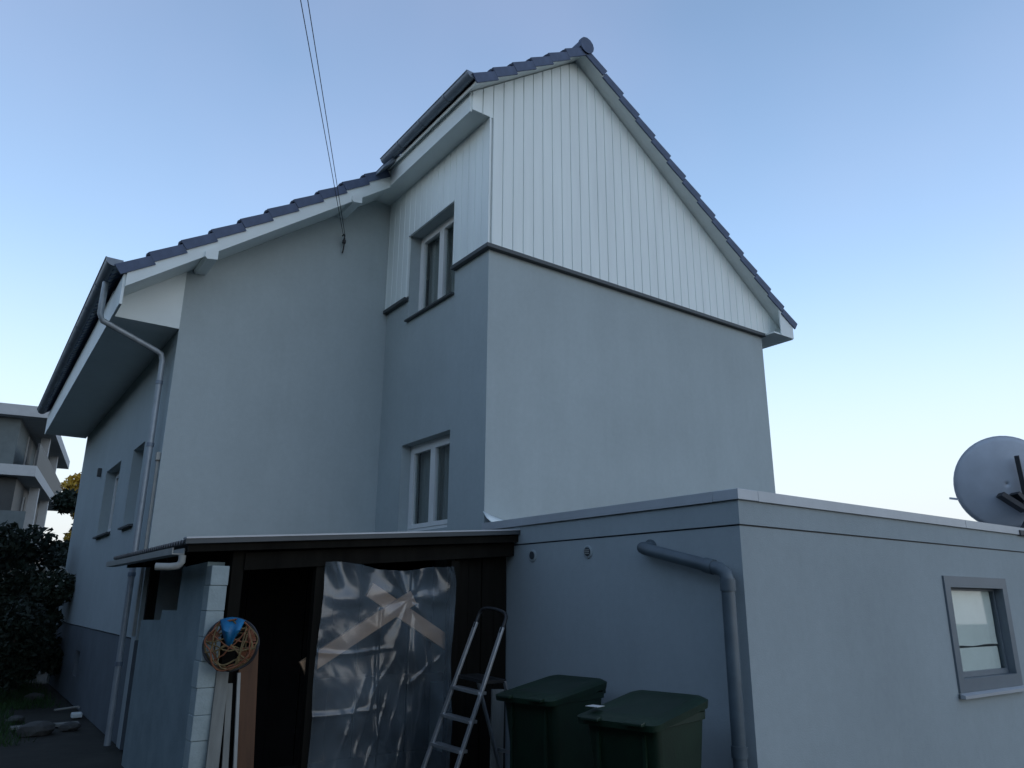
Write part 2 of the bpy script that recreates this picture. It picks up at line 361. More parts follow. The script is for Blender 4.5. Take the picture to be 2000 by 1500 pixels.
box('soffit', M['white'], roof, W+.001, 6.18, YA+.02, YB+.26, 6.11, 6.135)
MB().prism([(5.86, 6.10), (6.209, 6.10), (6.209, TA(6.209)-.076), (5.86, TA(5.86)-.076)], 'y', YA, YA+.019).build('eaves_end_panel', M['white'], roof)
for px in (-2.88, -.90):                   # purlin heads carrying the rear verge
    zt = TB(px)-.24
    MB().prism([(px-.08, zt-.02), (px+.08, zt+.10), (px+.08, zt-.10), (px-.05, zt-.12), (px-.08, zt-.09)], 'y', YV-.035, D+.01).build('purlin', M['white'], roof)
# --- tiles
G, TW = .425, .33
def tile_pts(verge, simple=False):
    ln = G+.05; th = .024
    vv = [0, .165, .33] if simple else [0, .04, .085, .13, .165, .205, .25, .295, .33]
    prof = lambda v: .016*math.sin(math.pi*((v/.165) % 1.0)) if not simple else 0
    b = MB(); k = len(vv); vs = []
    for u, base in ((0, .062), (ln, .006)):
        for top in (0, 1): vs += [(u, v, base + top*th + prof(v)) for v in vv]
    f = []
    for i in range(k-1):
        f += [(k+i, k+i+1, 3*k+i+1, 3*k+i), (i, 2*k+i, 2*k+i+1, i+1), (i, i+1, k+i+1, k+i), (2*k+i, 3*k+i, 3*k+i+1, 2*k+i+1)]
    f += [(0, k, 3*k, 2*k), (k-1, 3*k-1, 4*k-1, 2*k-1)]
    b.add(vs, f)
    if verge: b.add([(u, v, n) for u, n0, n1 in ((0, -.050, .088), (G-.006, -.090, .034)) for v in (-.022, .002) for n in (n0, n1)],
                    [(0, 1, 3, 2), (4, 6, 7, 5), (0, 4, 5, 1), (2, 3, 7, 6), (0, 2, 6, 4), (1, 5, 7, 3)])
    return b
def mirror_v(b):
    c = MB(); c.v = [(u, TW - v, n) for u, v, n in b.v]; c.f = [tuple(reversed(f)) for f in b.f]; return c
t_plain = tile_pts(False).mesh('roof_tile', M['tile']); t_verge = tile_pts(True).mesh('verge_tile', M['tile'])
t_plain_r = mirror_v(tile_pts(False)).mesh('roof_tile', M['tile']); t_verge_r = mirror_v(tile_pts(True)).mesh('verge_tile', M['tile'])
low = tile_pts(False, True); field = MB()
def lay(f, x_e, x_r, ys, y_end, left, edge_cols, eave_single):
    sl = (f(x_r)-f(x_e))/(x_r-x_e); a = math.atan(abs(sl)); c, s = math.cos(a), math.sin(a)
    u = Vector((c, 0, s)) if left else Vector((-c, 0, s)); n = Vector((-s, 0, c)) if left else Vector((s, 0, c))
    v = Vector((0, 1, 0)) if left else Vector((0, -1, 0))
    length = abs(x_r-x_e)/c; courses = max(1, round(length/G)); g = length/courses
    ncol = int((y_end-ys)/TW)
    for i in range(courses):
        for j in range(ncol):
            o = Vector((x_e, ys + TW*(j if left else j+1), f(x_e))) + u*(g*i)
            verge = j == 0 and edge_cols > 0
            jit = random.uniform(-.004, .004)
            m = Matrix(((u.x, v.x, n.x, o.x), (u.y, v.y, n.y, o.y), (u.z, v.z, n.z, o.z), (0, 0, 0, 1))) @ Matrix.Diagonal((g/G, 1, 1, 1)) @ Matrix.Translation((jit, 0, random.uniform(0, .003))) @ Matrix.Rotation(random.uniform(-.006, .006), 4, 'Z')
            if j < edge_cols or (eave_single and i == 0):
                inst('verge_tile' if verge else 'roof_tile', (t_verge if left else t_verge_r) if verge else (t_plain if left else t_plain_r), roof, m)
            else:
                field.add([m @ Vector(p) for p in low.v], low.f)
lay(TA, -.45, RX-.04, YA+.0, YV, True, 3, True)
lay(TA, -.42, RX-.04, YA+.33*8, YB+.3, True, 0, False)
lay(TB, -3.93, -.40, YV+.0, YB+.35, True, 2, True)
lay(TA, 6.28, RX+.04, YA+.0, YB+.3, False, 3, True)
tag(field.build('roof_tile_field', M['tile'], roof), kind='stuff')
# ridge caps
def ridge_mesh():
    b = MB(); n = 9; vs = []
    for y_, r in ((0, .135), (.06, .135), (.062, .122), (.44, .118)):
        for q in (0, .018): vs += [((r-q)*math.cos(math.pi*(k/(n-1)*1.3-.15)), y_, (r-q)*math.sin(math.pi*(k/(n-1)*1.3-.15))) for k in range(n)]
    f = []
    for i in range(3):
        for k in range(n-1):
            a, c = i*2*n, (i+1)*2*n
            f += [(a+k, a+k+1, c+k+1, c+k), (a+n+k, c+n+k, c+n+k+1, a+n+k+1)]
    f += [(k, n+k, n+k+1, k+1) for k in range(n-1)]
    return b.add(vs, f).mesh('ridge_tile', M['tile'], smooth=True)
rm = ridge_mesh(); yy = YA-.05
while yy < YB+.1:
    inst('ridge_tile', rm, roof, Matrix.Translation((RX, yy, RZ+.05)) @ Matrix.Rotation(random.uniform(-.01, .01), 4, 'X')); yy += .40
MB().lathe([(.02, -.03), (.11, -.03), (.128, -.012), (.128, 0)], 24, Matrix.Translation((RX, YA-.052, RZ+.04)) @ Matrix.Rotation(-math.pi/2, 4, 'X') @ Matrix.Rotation(math.pi, 4, 'X')).build('ridge_end_cap', M['tile'], roof, smooth=True)

# gutters
def gutter(cx, cz, r, y0, y1, label_joints):
    n = 12; prof = [(cx+r*math.cos(math.pi+math.pi*k/n), cz+r*math.sin(math.pi+math.pi*k/n)) for k in range(n+1)]
    inner = [(cx+(r-.006)*math.cos(math.pi+math.pi*k/n), cz+(r-.006)*math.sin(math.pi+math.pi*k/n)) for k in range(n, -1, -1)]
    g = MB().prism(prof+inner, 'y', y0, y1).build('gutter', M['zinc'], house, smooth=True)
    MB().tube([(cx-r, y0, cz), (cx-r, y1, cz)], .011, 8).build('bead', M['zinc'], g, smooth=True)
    MB().prism([(cx+(r+.004)*math.cos(math.pi+math.pi*k/n), cz+(r+.004)*math.sin(math.pi+math.pi*k/n)) for k in range(n+1)], 'y', y0-.012, y0+.003).build('end_cap', M['zinc'], g)
    for yj in label_joints:
        MB().prism([(cx+(r+.007)*math.cos(math.pi+math.pi*k/n), cz+(r+.007)*math.sin(math.pi+math.pi*k/n)) for k in range(n+1)]+
                   [(cx+(r+.001)*math.cos(math.pi+math.pi*k/n), cz+(r+.001)*math.sin(math.pi+math.pi*k/n)) for k in range(n, -1, -1)], 'y', yj, yj+.035).build('gutter_bracket', M['zinc'], g)
    return g
gutter(-.49, 8.42, .078, -.26, 2.30, [.35, 1.05, 1.72])
gB = gutter(-3.985, 5.73, .095, YV+.02, YB+.3, [3.3, 4.3, 5.3, 6.3, 7.3, 8.3, 9.3, 10.3, 11.3])
# flashing tray where the upper gutter drains on the lower roof
MB().prism([(-.62, TB(-.62)+.05), (-.35, TB(-.35)+.20), (-.35, TB(-.35)+.06), (-.62, TB(-.62)+.01)], 'y', 2.05, 2.7).build('lead_flashing', M['zinc'], house, bevel=.01)
# downpipe of the lower gutter
px_, py_ = -L-.10, 3.21
dp = [(-3.985, 3.0, 5.64), (-3.985, 3.0, 5.20), (-3.95, 3.01, 5.12), (-3.24, 3.19, 4.90), (-3.17, py_, 4.87), (px_, py_, 4.78), (px_, py_, 3.6), (px_, py_, .02)]
d_ = MB().tube(dp, .038, 12).build('downpipe', M['zinc_light'], house, smooth=True)
for z in (4.45, 3.6, 1.95, .9): MB().tube([(px_, py_, z), (px_, py_, z+.05)], 0.047, 12).build('pipe_clip', M['zinc'], d_, smooth=True)
box('conduit', M['pipe_pale'], house, -L-.035, -L-.002, 3.00, 3.04, 1.25, 3.4)
box('junction_box', M['pipe_pale'], house, -L-.05, -L-.002, 2.97, 3.06, 3.4, 3.5)
box('wall_hook', M['trim'], house, -L-.07, -L-.001, 8.36, 8.44, 3.86, 4.02, bevel=.015)  # small dark box standing for a hook on the wall

# windows
def window(ax_pos, o, depth, sashes, sill=True, curtain=True, frame=M['pvc'], lid='window'):
    y0, y1, z0, z1 = o; xo = ax_pos+depth; fw = .065
    wn = wall_holes('x', xo, .07, y0+.004, y1-.004, z0+.002, z1-.002, [(y0+fw, y1-fw, z0+fw, z1-fw)]).build(lid, frame, house)
    iw = (y1-y0-2*fw)/sashes
    for k in range(sashes):
        a0 = y0+fw+k*iw+.003; a1 = a0+iw-.006; s = .062
        wall_holes('x', xo-.012, .06, a0, a1, z0+fw+.003, z1-fw-.003, [(a0+s, a1-s, z0+fw+s, z1-fw-s)]).build('sash', frame, wn)
        box('pane', M['glass'], wn, xo+.02, xo+.028, a0+s, a1-s, z0+fw+s, z1-fw-s)
    if curtain:
        b = MB(); n = 60; vs = []
        for zz in (z0+fw, z1-fw):
            vs += [(xo+.16+.02*math.sin(k*.9)+.01*math.sin(k*2.3), y0+.05+(y1-y0-.1)*k/n, zz) for k in range(n+1)]
        b.add(vs, [(k, k+1, n+2+k, n+1+k) for k in range(n)])
        b.build('curtain', M['curtain'], wn, smooth=True)
    if sill: MB().prism([(ax_pos-.06, z0-.045), (ax_pos-.06, z0-.02), (xo+.01, z0+.012), (xo+.01, z0-.045)], 'y', y0-.0, y1+.0).build('sill', M['trim'], wn)
    return wn
window(0, UW, .17, 2); window(0, LW, .15, 2, sill=False)
box('window_head_lining', M['white'], house, -.054, -.031, UW[0]-.002, UW[1]+.002, UW[3]-.02, UW[3]-.001)
window(-L, W1, .16, 2); window(-L, W2, .16, 1)
box('vent_dark_back', M['interior'], house, -L+.12, -L+.14, 7.6, 8.1, .42, .82)  # near-black panel: shade of the basement vent recess put into colour

# ------------------------------------------------------------------ garage annex
GY, GX1, GZ = -3.622, 8.2, 2.49
garage = thing('garage', 'low flat-roofed grey rendered garage with metal coping in front of the house', 'garage', (4, -1.8, 0))
GW = (3.13, 4.53, .87, 1.97)
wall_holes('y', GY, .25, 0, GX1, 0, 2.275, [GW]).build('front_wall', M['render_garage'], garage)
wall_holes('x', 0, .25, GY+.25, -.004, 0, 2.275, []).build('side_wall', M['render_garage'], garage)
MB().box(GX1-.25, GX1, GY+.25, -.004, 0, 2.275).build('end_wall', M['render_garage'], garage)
for a in ((-.012, GX1, GY-.012, GY+.2), (-.012, .2, GY+.2, -.003)): box('parapet_band', M['render_garage'], garage, *a, 2.288, GZ+.0)
box('shadow_groove', M['trim'], garage, .01, GX1-.01, GY+.01, GY+.2, 2.275, 2.288)  # dark strip laid in the joint as its shadow line
box('shadow_groove', M['trim'], garage, .01, .2, GY+.2, -.006, 2.275, 2.288)
box('flat_roof', M['sheetroof'], garage, .2, GX1-.02, GY+.2, -.003, 2.28, 2.47)
def coping_x(x0, x1): return MB().prism([(GY-.035, 2.478), (GY-.035, 2.562), (GY+.22, 2.561), (GY+.22, 2.495), (GY-.022, 2.498), (GY-.022, 2.478)], 'x', x0, x1)
coping_x(.222, 3.755).build('coping_piece', M['coping'], garage); MB().prism([(-.035, GY-.035), (.221, GY-.035), (.221, GY+.221), (-.035, GY+.221)], 'z', 2.478, 2.563).build('coping_corner', M['coping'], garage, bevel=.004); coping_x(3.763, GX1).build('coping_piece', M['coping'], garage)
MB().prism([(-.035, 2.478), (-.035, 2.562), (.22, 2.561), (.22, 2.495), (-.022, 2.498), (-.022, 2.478)], 'y', GY+.222, -.003).build('coping_piece', M['coping'], garage)
box('coping_joint', M['trim'], garage, 3.7555, 3.7625, GY-.031, GY+.2, 2.50, 2.556)
# white membrane upstand against the house corner
b = MB(); n = 12; vs = []
for k in range(n+1):
    t = k/n; xx = -.03 + .52*t; h = .115*(1-t)**1.6+.012
    vs += [(xx, -.20+.05*t, 2.563), (xx, -.10, 2.575+h*.35), (xx, -.02, 2.575+h)]
b.add(vs, [(k*3+i, k*3+3+i, k*3+4+i, k*3+1+i) for k in range(n) for i in range(2)])
fl = b.build('membrane_upstand', M['white'], garage, smooth=True)
so = fl.modifiers.new('thickness', 'SOLIDIFY'); so.thickness = .006
# two round vents
for yv, nm in ((-.948, 0), (-1.83, 1)):
    mt = Matrix.Translation((0, yv, 2.155)) @ Matrix.Rotation(-math.pi/2, 4, 'Y')
    v_ = MB().lathe([(.062, -.004), (.062, .01), (.050, .016), (.046, .010)], 24, mt).build('wall_vent', M['render_garage'], garage, smooth=True)
    MB().lathe([(.040, .0125), (.040, .019)], 20, mt).build('vent_core', M['trim'], v_)
    if nm:
        for a in (-.017, 0.0, .017): box('vent_bar', M['pipe_pale'], v_, -.024, -.0195, yv-.034, yv+.034, 2.155+a-.004, 2.155+a+.004)
# rain pipe with elbow
pp = [(.05, -2.66, 2.15), (-.06, -2.66, 2.15), (-.105, -2.665, 2.145), (-.12, -2.72, 2.13), (-.12, -3.42, 1.965), (-.12, -3.50, 1.945), (-.118, -3.545, 1.915), (-.115, -3.56, 1.86), (-.115, -3.56, .9), (-.115, -3.56, 0.0)]
rp = MB().tube(pp, .052, 14).build('rain_pipe', M['pipe'], garage, smooth=True)
MB().tube([(-.12, -3.36, 1.979), (-.12, -3.44, 1.960)], .060, 14).build('pipe_socket', M['pipe'], rp, smooth=True)
MB().tube([(-.115, -3.56, 1.87), (-.115, -3.56, 1.78)], .060, 14).build('pipe_socket', M['pipe'], rp, smooth=True)
MB().tube([(-.115, -3.56, .62), (-.115, -3.56, .70)], .060, 14).build('pipe_clip', M['pipe'], rp, smooth=True)
MB().tube([(-.004, -2.66, 2.15), (-.012, -2.66, 2.15)], .075, 18).build('pipe_rosette', M['pipe'], rp, smooth=True)
# garage window: grey frame, sash tilted in, paper behind the glass
gx0, gx1, gz0, gz1 = GW
gw = wall_holes('y', GY-.02, .16, gx0-.0, gx1+.0, gz0, gz1, [(gx0+.11, gx1-.11, gz0+.12, gz1-.11)]).build('window_frame', M['pvc_grey'], garage)
gs = wall_holes('y', 0, .05, gx0+.112, gx1-.112, 0, gz1-gz0-.235, [(gx0+.135, gx1-.135, .05, gz1-gz0-.26)])
tilt = Matrix.Translation((0, GY+.055, gz0+.122)) @ Matrix.Rotation(R(-1.2), 4, 'X')
gs.v = [tuple(tilt @ Vector(p)) for p in gs.v]; gs_o = gs.build('sash', M['pvc_grey'], gw)
MB().box(gx0+.135, gx1-.135, .02, .026, .05, gz1-gz0-.26, tilt).build('pane', M['glass'], gw)
for (za, zb_, off) in ((.05, .272, .046), (.292, gz1-gz0-.25, .036)):
    b = MB(); nx, nz = 16, 14; vs = []
    for i in range(nx+1):
        for j in range(nz+1):
            xx = gx0+.125+(gx1-gx0-.29)*i/nx; zz = za+(zb_-za)*j/nz + (.006*math.sin(i*.6) if (j == 0 and za > .1) else 0)
            vs.append(tilt @ Vector((xx, off + .006*noise.noise(Vector((xx*4, zz*5, za))), zz)))
    b.add(vs, [(i*(nz+1)+j, (i+1)*(nz+1)+j, (i+1)*(nz+1)+j+1, i*(nz+1)+j+1) for i in range(nx) for j in range(nz)])
    b.build('paper_blind', M['paper'], gw, smooth=True)
MB().prism([(GY-.07, gz0-.05), (GY-.07, gz0-.022), (GY-.021, gz0-.003), (GY-.021, gz0-.05)], 'x', gx0-.02, gx1+.02).build('sill', M['coping'], gw)
box('dark_room', M['interior'], garage, gx0-.3, gx1+.3, GY+.8, GY+.9, .1, 2.2)

# ------------------------------------------------------------------ satellite dish on the garage roof
DC = CAM + (Fw + Rt*((1963-1000)/1461.4) + Up*((750-944)/1461.4))*9.35
dish = thing('satellite_dish', 'large grey satellite dish seen from behind on the garage roof', 'satellite dish', (DC.x+.25, DC.y+.25, 2.47))
tocam = (CAM-DC).normalized(); side = Vector((0, 0, 1)).cross(tocam).normalized()
axis = (Matrix.Rotation(R(14), 3, 'Z') @ tocam); axis = (axis + Vector((0, 0, -.16))).normalized()      # convex back looks along +axis
q = axis.to_track_quat('Z', 'Y').to_matrix().to_4x4()
RD = .55
b = MB(); n = 48; rings = 10; vs = []
for k in range(rings+1):
    r = RD*k/rings + (.001 if k == 0 else 0); h = .13*(1-(r/RD)**2)
    vs += [(r*math.cos(2*math.pi*i/n), r*1.06*math.sin(2*math.pi*i/n), h-.05) for i in range(n)]
b.add([Matrix.Translation(DC) @ q @ Vector(v) for v in vs], [(k*n+i, k*n+(i+1) % n, (k+1)*n+(i+1) % n, (k+1)*n+i) for k in range(rings) for i in range(n)])
rf = b.build('reflector', M['dish'], dish, smooth=True); so = rf.modifiers.new('thickness', 'SOLIDIFY'); so.thickness = .006
TD = Matrix.Translation(DC) @ q
MB().tube([TD @ Vector((RD*1.003*math.cos(2*math.pi*i/n), RD*1.063*math.sin(2*math.pi*i/n), -.05)) for i in range(n)], .008, 6, closed=True).build('rim', M['dish'], rf, smooth=True)
rtv = side; up = Vector((0, 0, 1))
def dp_(a, bb, c): return DC + Rt*(a-.12) + Up*bb - Fw*c
MB().bar(dp_(.155, .36, .16), dp_(.235, -.12, .20), .05, .05).build('rear_arm', M['dishmount'], dish, bevel=.004)
MB().bar(dp_(-.03, -.12, .13), dp_(.22, -.30, .22), .15, .06).build('bracket', M['dishmount'], dish, bevel=.004)
MB().bar(dp_(.12, -.10, .17), dp_(.30, -.32, .22), .16, .05).build('bracket', M['dishmount'], dish, bevel=.004)
MB().bar(dp_(.18, -.20, .27), dp_(.50, -.24, .27), .035, .035).build('clamp', M['alu'], dish)
MB().bar(dp_(.18, -.29, .27), dp_(.50, -.31, .27), .035, .035).build('clamp', M['alu'], dish)
base = Vector((DC.x+.30, DC.y-.20, 2.472))
MB().tube([base, Vector((base.x, base.y, DC.z-.10))], .038, 12).build('mast', M['dishmount'], dish, smooth=True)
MB().bar(base + Vector((-.75, -.0, .03)), base + Vector((.7, .0, .03)), .09, .06).build('foot_beam', M['dishmount'], dish, bevel=.005)
MB().bar(base + Vector((-.0, -.35, .095)), base + Vector((.0, .75, .095)), .09, .06).build('foot_beam', M['dishmount'], dish, bevel=.005)
MB().bar(base + Vector((-.6, 0, .06)), Vector((base.x, base.y, DC.z-.25)), .04, .04).build('strut', M['dishmount'], dish)
MB().bar(dp_(-.56, -.19, -.02), dp_(-.50, -.19, .05), .03, .025).build('feed_arm_tip', M['dish'], dish)

# ------------------------------------------------------------------ shed lean-to
SY = -.60
shed = thing('shed', 'dark makeshift lean-to shed with block pillar between the house and garage', 'shed', (-1.7, 1.0, 0))
def zr_(x): return 2.385 + (x/3.42)*.262          # roof underside falls to the left
# corrugated roof sheet, waves seen on the left edge
b = MB(); ny = 150; vs = []
for x in (-3.42, -1.6, .0 - .004):
    for k in range(ny+1):
        y_ = SY-.12+(D-.02-SY+.12)*k/ny
        vs.append((x, y_, zr_(x)+.03+.020*math.sin(k*math.pi*.5+.4)))
b.add(vs, [(i*(ny+1)+k, (i+1)*(ny+1)+k, (i+1)*(ny+1)+k+1, i*(ny+1)+k+1) for i in range(2) for k in range(ny)])
sr = b.build('corrugated_roof', M['sheetroof'], shed); so = sr.modifiers.new('thickness', 'SOLIDIFY'); so.thickness = .007
MB().prism([(-3.40, zr_(-3.40)-.06), (-.006, zr_(0)-.075), (-.006, zr_(0)+.0), (-3.40, zr_(-3.40)+.0)], 'y', SY-.10, SY-.07).build('front_batten', M['oldwood'], shed)
MB().prism([(-3.43, zr_(-3.43)+.048), (-.006, zr_(0)+.048), (-.006, zr_(0)+.062), (-3.43, zr_(-3.43)+.062)], 'y', SY-.14, SY-.02).build('edge_strip', M['coping'], shed)
MB().prism([(-3.43, zr_(-3.43)+.006), (-.008, zr_(0)+.006), (-.008, zr_(0)+.047), (-3.43, zr_(-3.43)+.047)], 'y', SY-.135, SY-.105).build('edge_board', M['trim'], shed)
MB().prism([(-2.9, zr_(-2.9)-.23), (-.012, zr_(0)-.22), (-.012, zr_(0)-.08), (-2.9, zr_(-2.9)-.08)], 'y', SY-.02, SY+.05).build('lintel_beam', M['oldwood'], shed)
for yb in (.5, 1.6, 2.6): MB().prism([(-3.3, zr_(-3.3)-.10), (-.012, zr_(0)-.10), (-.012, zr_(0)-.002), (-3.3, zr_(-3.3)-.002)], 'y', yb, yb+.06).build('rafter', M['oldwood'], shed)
# gutter along the left edge with its outlet elbow
sg = MB().prism([(-3.50, 2.10), (-3.50, 2.045), (-3.40, 2.045), (-3.40, 2.10), (-3.41, 2.10), (-3.41, 2.055), (-3.49, 2.055), (-3.49, 2.10)], 'y', SY+.0, D-.1).build('eaves_gutter', M['pipe_pale'], shed)
MB().tube([(-3.42, SY-.02, 2.04), (-3.42, SY-.02, 1.985), (-3.44, SY-.005, 1.955), (-3.50, SY+.02, 1.945), (-3.60, SY+.06, 1.945)], .030, 10).build('outlet_elbow', M['pipe_pale'], sg, smooth=True)
# rendered side wall, lower at the back
MB().prism([(SY+.12, 0), (2.05, 0), (2.05, 1.46), (1.10, 1.48), (1.06, 1.58), (.44, 1.575), (.40, 1.98), (SY+.12, 2.0)], 'x', -3.175, -3.03).build('side_wall', M['shedwall'], shed)
box('side_post', M['oldwood'], shed, -3.16, -3.06, 1.98, 2.04, 1.462, 2.06)
# pillar of aerated blocks
z = 0.0; k = 0
while z < 1.93:
    h = .205 if k % 3 else .19
    h = min(h, 1.965-z)
    dx = random.uniform(-.008, .008) + (.012 if z > 1.4 else 0); dy = random.uniform(-.006, .006)
    MB().box(-3.19+dx, -3.045+dx, SY-.06+dy, SY+.115+dy, z+.002, z+h-.002).build('block', M['block'], shed, bevel=.006); z += h; k += 1
MB().box(-3.170, -3.055, SY-.045, SY+.10, 0, 1.95).build('mortar_core', M['shedwall'], shed)
# posts and panels of the front
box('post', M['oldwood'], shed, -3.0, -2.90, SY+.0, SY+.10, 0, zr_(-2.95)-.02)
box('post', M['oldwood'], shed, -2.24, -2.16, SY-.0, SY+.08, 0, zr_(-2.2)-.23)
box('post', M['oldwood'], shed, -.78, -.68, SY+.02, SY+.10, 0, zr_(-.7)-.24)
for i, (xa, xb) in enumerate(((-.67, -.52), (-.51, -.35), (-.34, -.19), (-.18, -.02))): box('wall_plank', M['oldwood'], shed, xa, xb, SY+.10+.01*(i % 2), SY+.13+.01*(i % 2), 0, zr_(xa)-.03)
MB().bar((-2.25, SY+.12, 1.09), (-1.16, SY+.12, 1.72), .14, .035, (0, 1, 0.0001)).build('diagonal_brace', M['newwood'], shed)
MB().bar((-1.62, SY+.165, 1.79), (-.12, SY+.165, .93), .14, .035, (0, 1, 0.0001)).build('diagonal_brace', M['newwood'], shed)
box('cross_rail', M['oldwood'], shed, -2.15, -.79, SY+.09, SY+.135, .92, 1.0)
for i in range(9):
    xa = -3.0+.33*i; box('added_dark_plank', M['interior'], shed, xa, xa+.322, 1.05+.012*(i % 2), 1.08+.012*(i % 2), 0, zr_(xa)-.03)  # added inner partition, coloured near black to keep the shed interior dark

# polythene sheet hung over the braced bay
film = MB(); nx, nz = 130, 180; vs = []
def crease(t, c, w): return math.exp(-((t-c)/w)**2)
for i in range(nx+1):
    for j in range(nz+1):
        a = i/nx; t = j/nz
        x = -2.185 + 1.40*a + .012*math.sin(t*9) + (.03*(1-t)*(-1 if a < .05 else 0)); z = .10 + 1.90*t
        p = Vector((x*2.1, z*2.1, 3.1))
        dy = .014*noise.fractal(p, 1.0, 2.0, 3) + .014*noise.ridged_multi_fractal(Vector((x*1.6+.9*z, z*1.3, 7)), .9, 2.1, 4, 1.0, 2.0)*.6
        dg = (x+.55*z)                                     # long diagonal drags towards the knot
        dy += .014*math.copysign(abs(math.sin(dg*9+2*noise.noise(p*.6)))**3, 1)*max(0, 1.1-t)*(.5+a)
        dy += .016*crease(t+.012*math.sin(a*8), .60, .010)*max(0, 1-a/.55)**.6 + .014*crease(t+.01*math.sin(a*6+1), .33, .012)*max(0, 1-a/.5)**.6 + .016*crease(t, .84, .03)*math.sin(a*9)
        dy += .018*crease(a, .42, .012)*(t < .8) - .02*crease(a, .66, .02)
        for x0_, sl_, t0_, t1_, am in ((-2.02, .34, .02, .52, .016), (-1.86, .30, .05, .62, .013), (-1.72, .33, .0, .45, .018), (-1.55, .26, .1, .66, .012), (-1.42, .30, .0, .38, .014), (-2.1, .62, .36, .62, .012), (-1.2, .10, .05, .55, .010), (-2.16, 1.1, .40, .56, .014), (-2.3, 1.3, .44, .6, .012), (-1.02, -.05, .2, .85, .008)):
            wob = x - (x0_ + sl_*(z-.1) + .025*noise.noise(Vector((z*5, x0_*7, 0))))
            if abs(wob) < .12 and t0_ < t < t1_: dy += am*math.exp(-abs(wob)/.014)*math.sin(math.pi*(t-t0_)/(t1_-t0_))
        rr = math.hypot(a-.62, (t-.84)*1.4); dy += .012*math.sin(math.atan2(t-.84, a-.62)*9)*math.exp(-rr*3.0)*min(1, rr*6)
        if t > .86: dy += .025*math.sin(a*30+4*noise.noise(Vector((a*3, t*5, 0))))*(t-.86)/.14
        vs.append((x, SY-.045-dy, z + (.05*math.sin(a*7+1)+.025*noise.noise(Vector((a*6, 0, 5))))*max(0, t-.9)*10*.6))
film.add(vs, [(i*(nz+1)+j, (i+1)*(nz+1)+j, (i+1)*(nz+1)+j+1, i*(nz+1)+j+1) for i in range(nx) for j in range(nz)])
fo = film.build('plastic_sheet', M['film'], smooth=True); tag(fo, 'crumpled clear plastic sheet hung across the shed front', 'plastic sheet')
for p in fo.data.polygons: p.use_smooth = True

# things leaning beside the pillar
def leaning(name, label, cat, m, p, q, w, h, group=None):
    return tag(MB().bar(p, q, h, w, (0, 1, .001)).build(name, m, bevel=.004), label, cat, group)
leaning('leaning_board', 'wide pale grey board leaning against the block pillar', 'board', M['palewood'], (-3.03, SY-.14, 0), (-3.0, SY-.05, 1.12), .03, .10)
leaning('leaning_batten', 'dull narrow batten between pale board and thin pole', 'batten', M['palewood'], (-2.90, SY-.12, 0), (-2.93, SY-.04, 1.02), .02, .05)
leaning('leaning_pole', 'thin pale pole leaning upright at the shed doorway', 'pole', M['pipe_pale'], (-2.83, SY-.16, 0), (-2.865, SY-.05, 1.10), .022, .028)
leaning('brown_panel', 'reddish brown board leaning at the left edge of the dark doorway', 'board', M['brownboard'], (-2.73, SY-.05, 0), (-2.78, SY+.02, 1.30), .025, .16)
# coil of orange cord with a blue cap, hung on the post
coil_c = Vector((-2.995, SY-.20, 1.335))
coil = thing('cord_coil', 'round coil of orange and tan cord with blue top hung at the pillar', 'cord coil', (coil_c.x, coil_c.y, 1.12))
CQ = Matrix.Translation(coil_c) @ Matrix.Rotation(R(-28), 4, 'Z')
def ring(r0, wob, seed, tr, m, nm, sx=1.0, dz=0.0, dyo=0.0):
    pts = [CQ @ Vector((sx*(r0+wob*noise.noise(Vector((math.cos(t)*1.5, math.sin(t)*1.5, seed))))*math.cos(t), dyo+.03*noise.noise(Vector((math.cos(t)*2, math.sin(t)*2, seed+9))), dz+(r0+wob*noise.noise(Vector((math.cos(t)*1.5, math.sin(t)*1.5, seed+4))))*math.sin(t)*.92)) for t in [2*math.pi*i/48 for i in range(48)]]
    MB().tube(pts, tr, 6, closed=True).build(nm, m, coil, smooth=True)
ring(.215, .012, 1, .012, M['cable'], 'hoop'); ring(.20, .03, 2, .007, M['ochre'], 'cord_loop', dyo=-.02)
for s_ in range(4): ring(.16+.012*s_, .06, 3+s_, .007, M['orange'] if s_ % 2 else M['ochre'], 'cord_loop', sx=.8+.05*s_, dz=.01*s_-.02, dyo=-.03-.012*s_)
ring(.11, .03, 12, .006, M['ochre'], 'cord_loop', sx=.75, dz=-.09, dyo=-.06)
random.seed(5)
for s_ in range(9):
    t0 = random.uniform(0, 6.28); t1 = t0+random.uniform(2, 3.6)
    p0 = Vector((.2*math.cos(t0), -.03, .19*math.sin(t0))); p1 = Vector((.2*math.cos(t1), -.05, .19*math.sin(t1)))
    pts = [CQ @ (p0.lerp(p1, k/8)+Vector((0, -.03*math.sin(k/8*3.14), -.05*math.sin(k/8*3.14)*random.uniform(.6, 1)))) for k in range(9)]
    MB().tube(pts, .006, 6).build('cord_strand', M['ochre'] if s_ % 3 else M['orange'], coil, smooth=True)
for (a0, a1, r0, r1) in ((-.9, -.25, .09, .20), (.15, .85, .12, .20), (2.4, 3.0, .12, .19)):
    vs = []; n = 8
    for k in range(n+1):
        t = a0+(a1-a0)*k/n
        for r in (r0, r1): vs += [CQ @ Vector((r*math.cos(t), dy_, r*.92*math.sin(t))) for dy_ in (-.035-.02*noise.noise(Vector((t*3, r*9, 2))), -.02)]
    MB().add(vs, [f for k in range(n) for f in ((k*4, k*4+4, k*4+6, k*4+2), (k*4+1, k*4+3, k*4+7, k*4+5), (k*4, k*4+1, k*4+5, k*4+4), (k*4+2, k*4+6, k*4+7, k*4+3))]).build('bundle_wrap', M['orange'], coil)
b = MB(); n = 14; vs = []
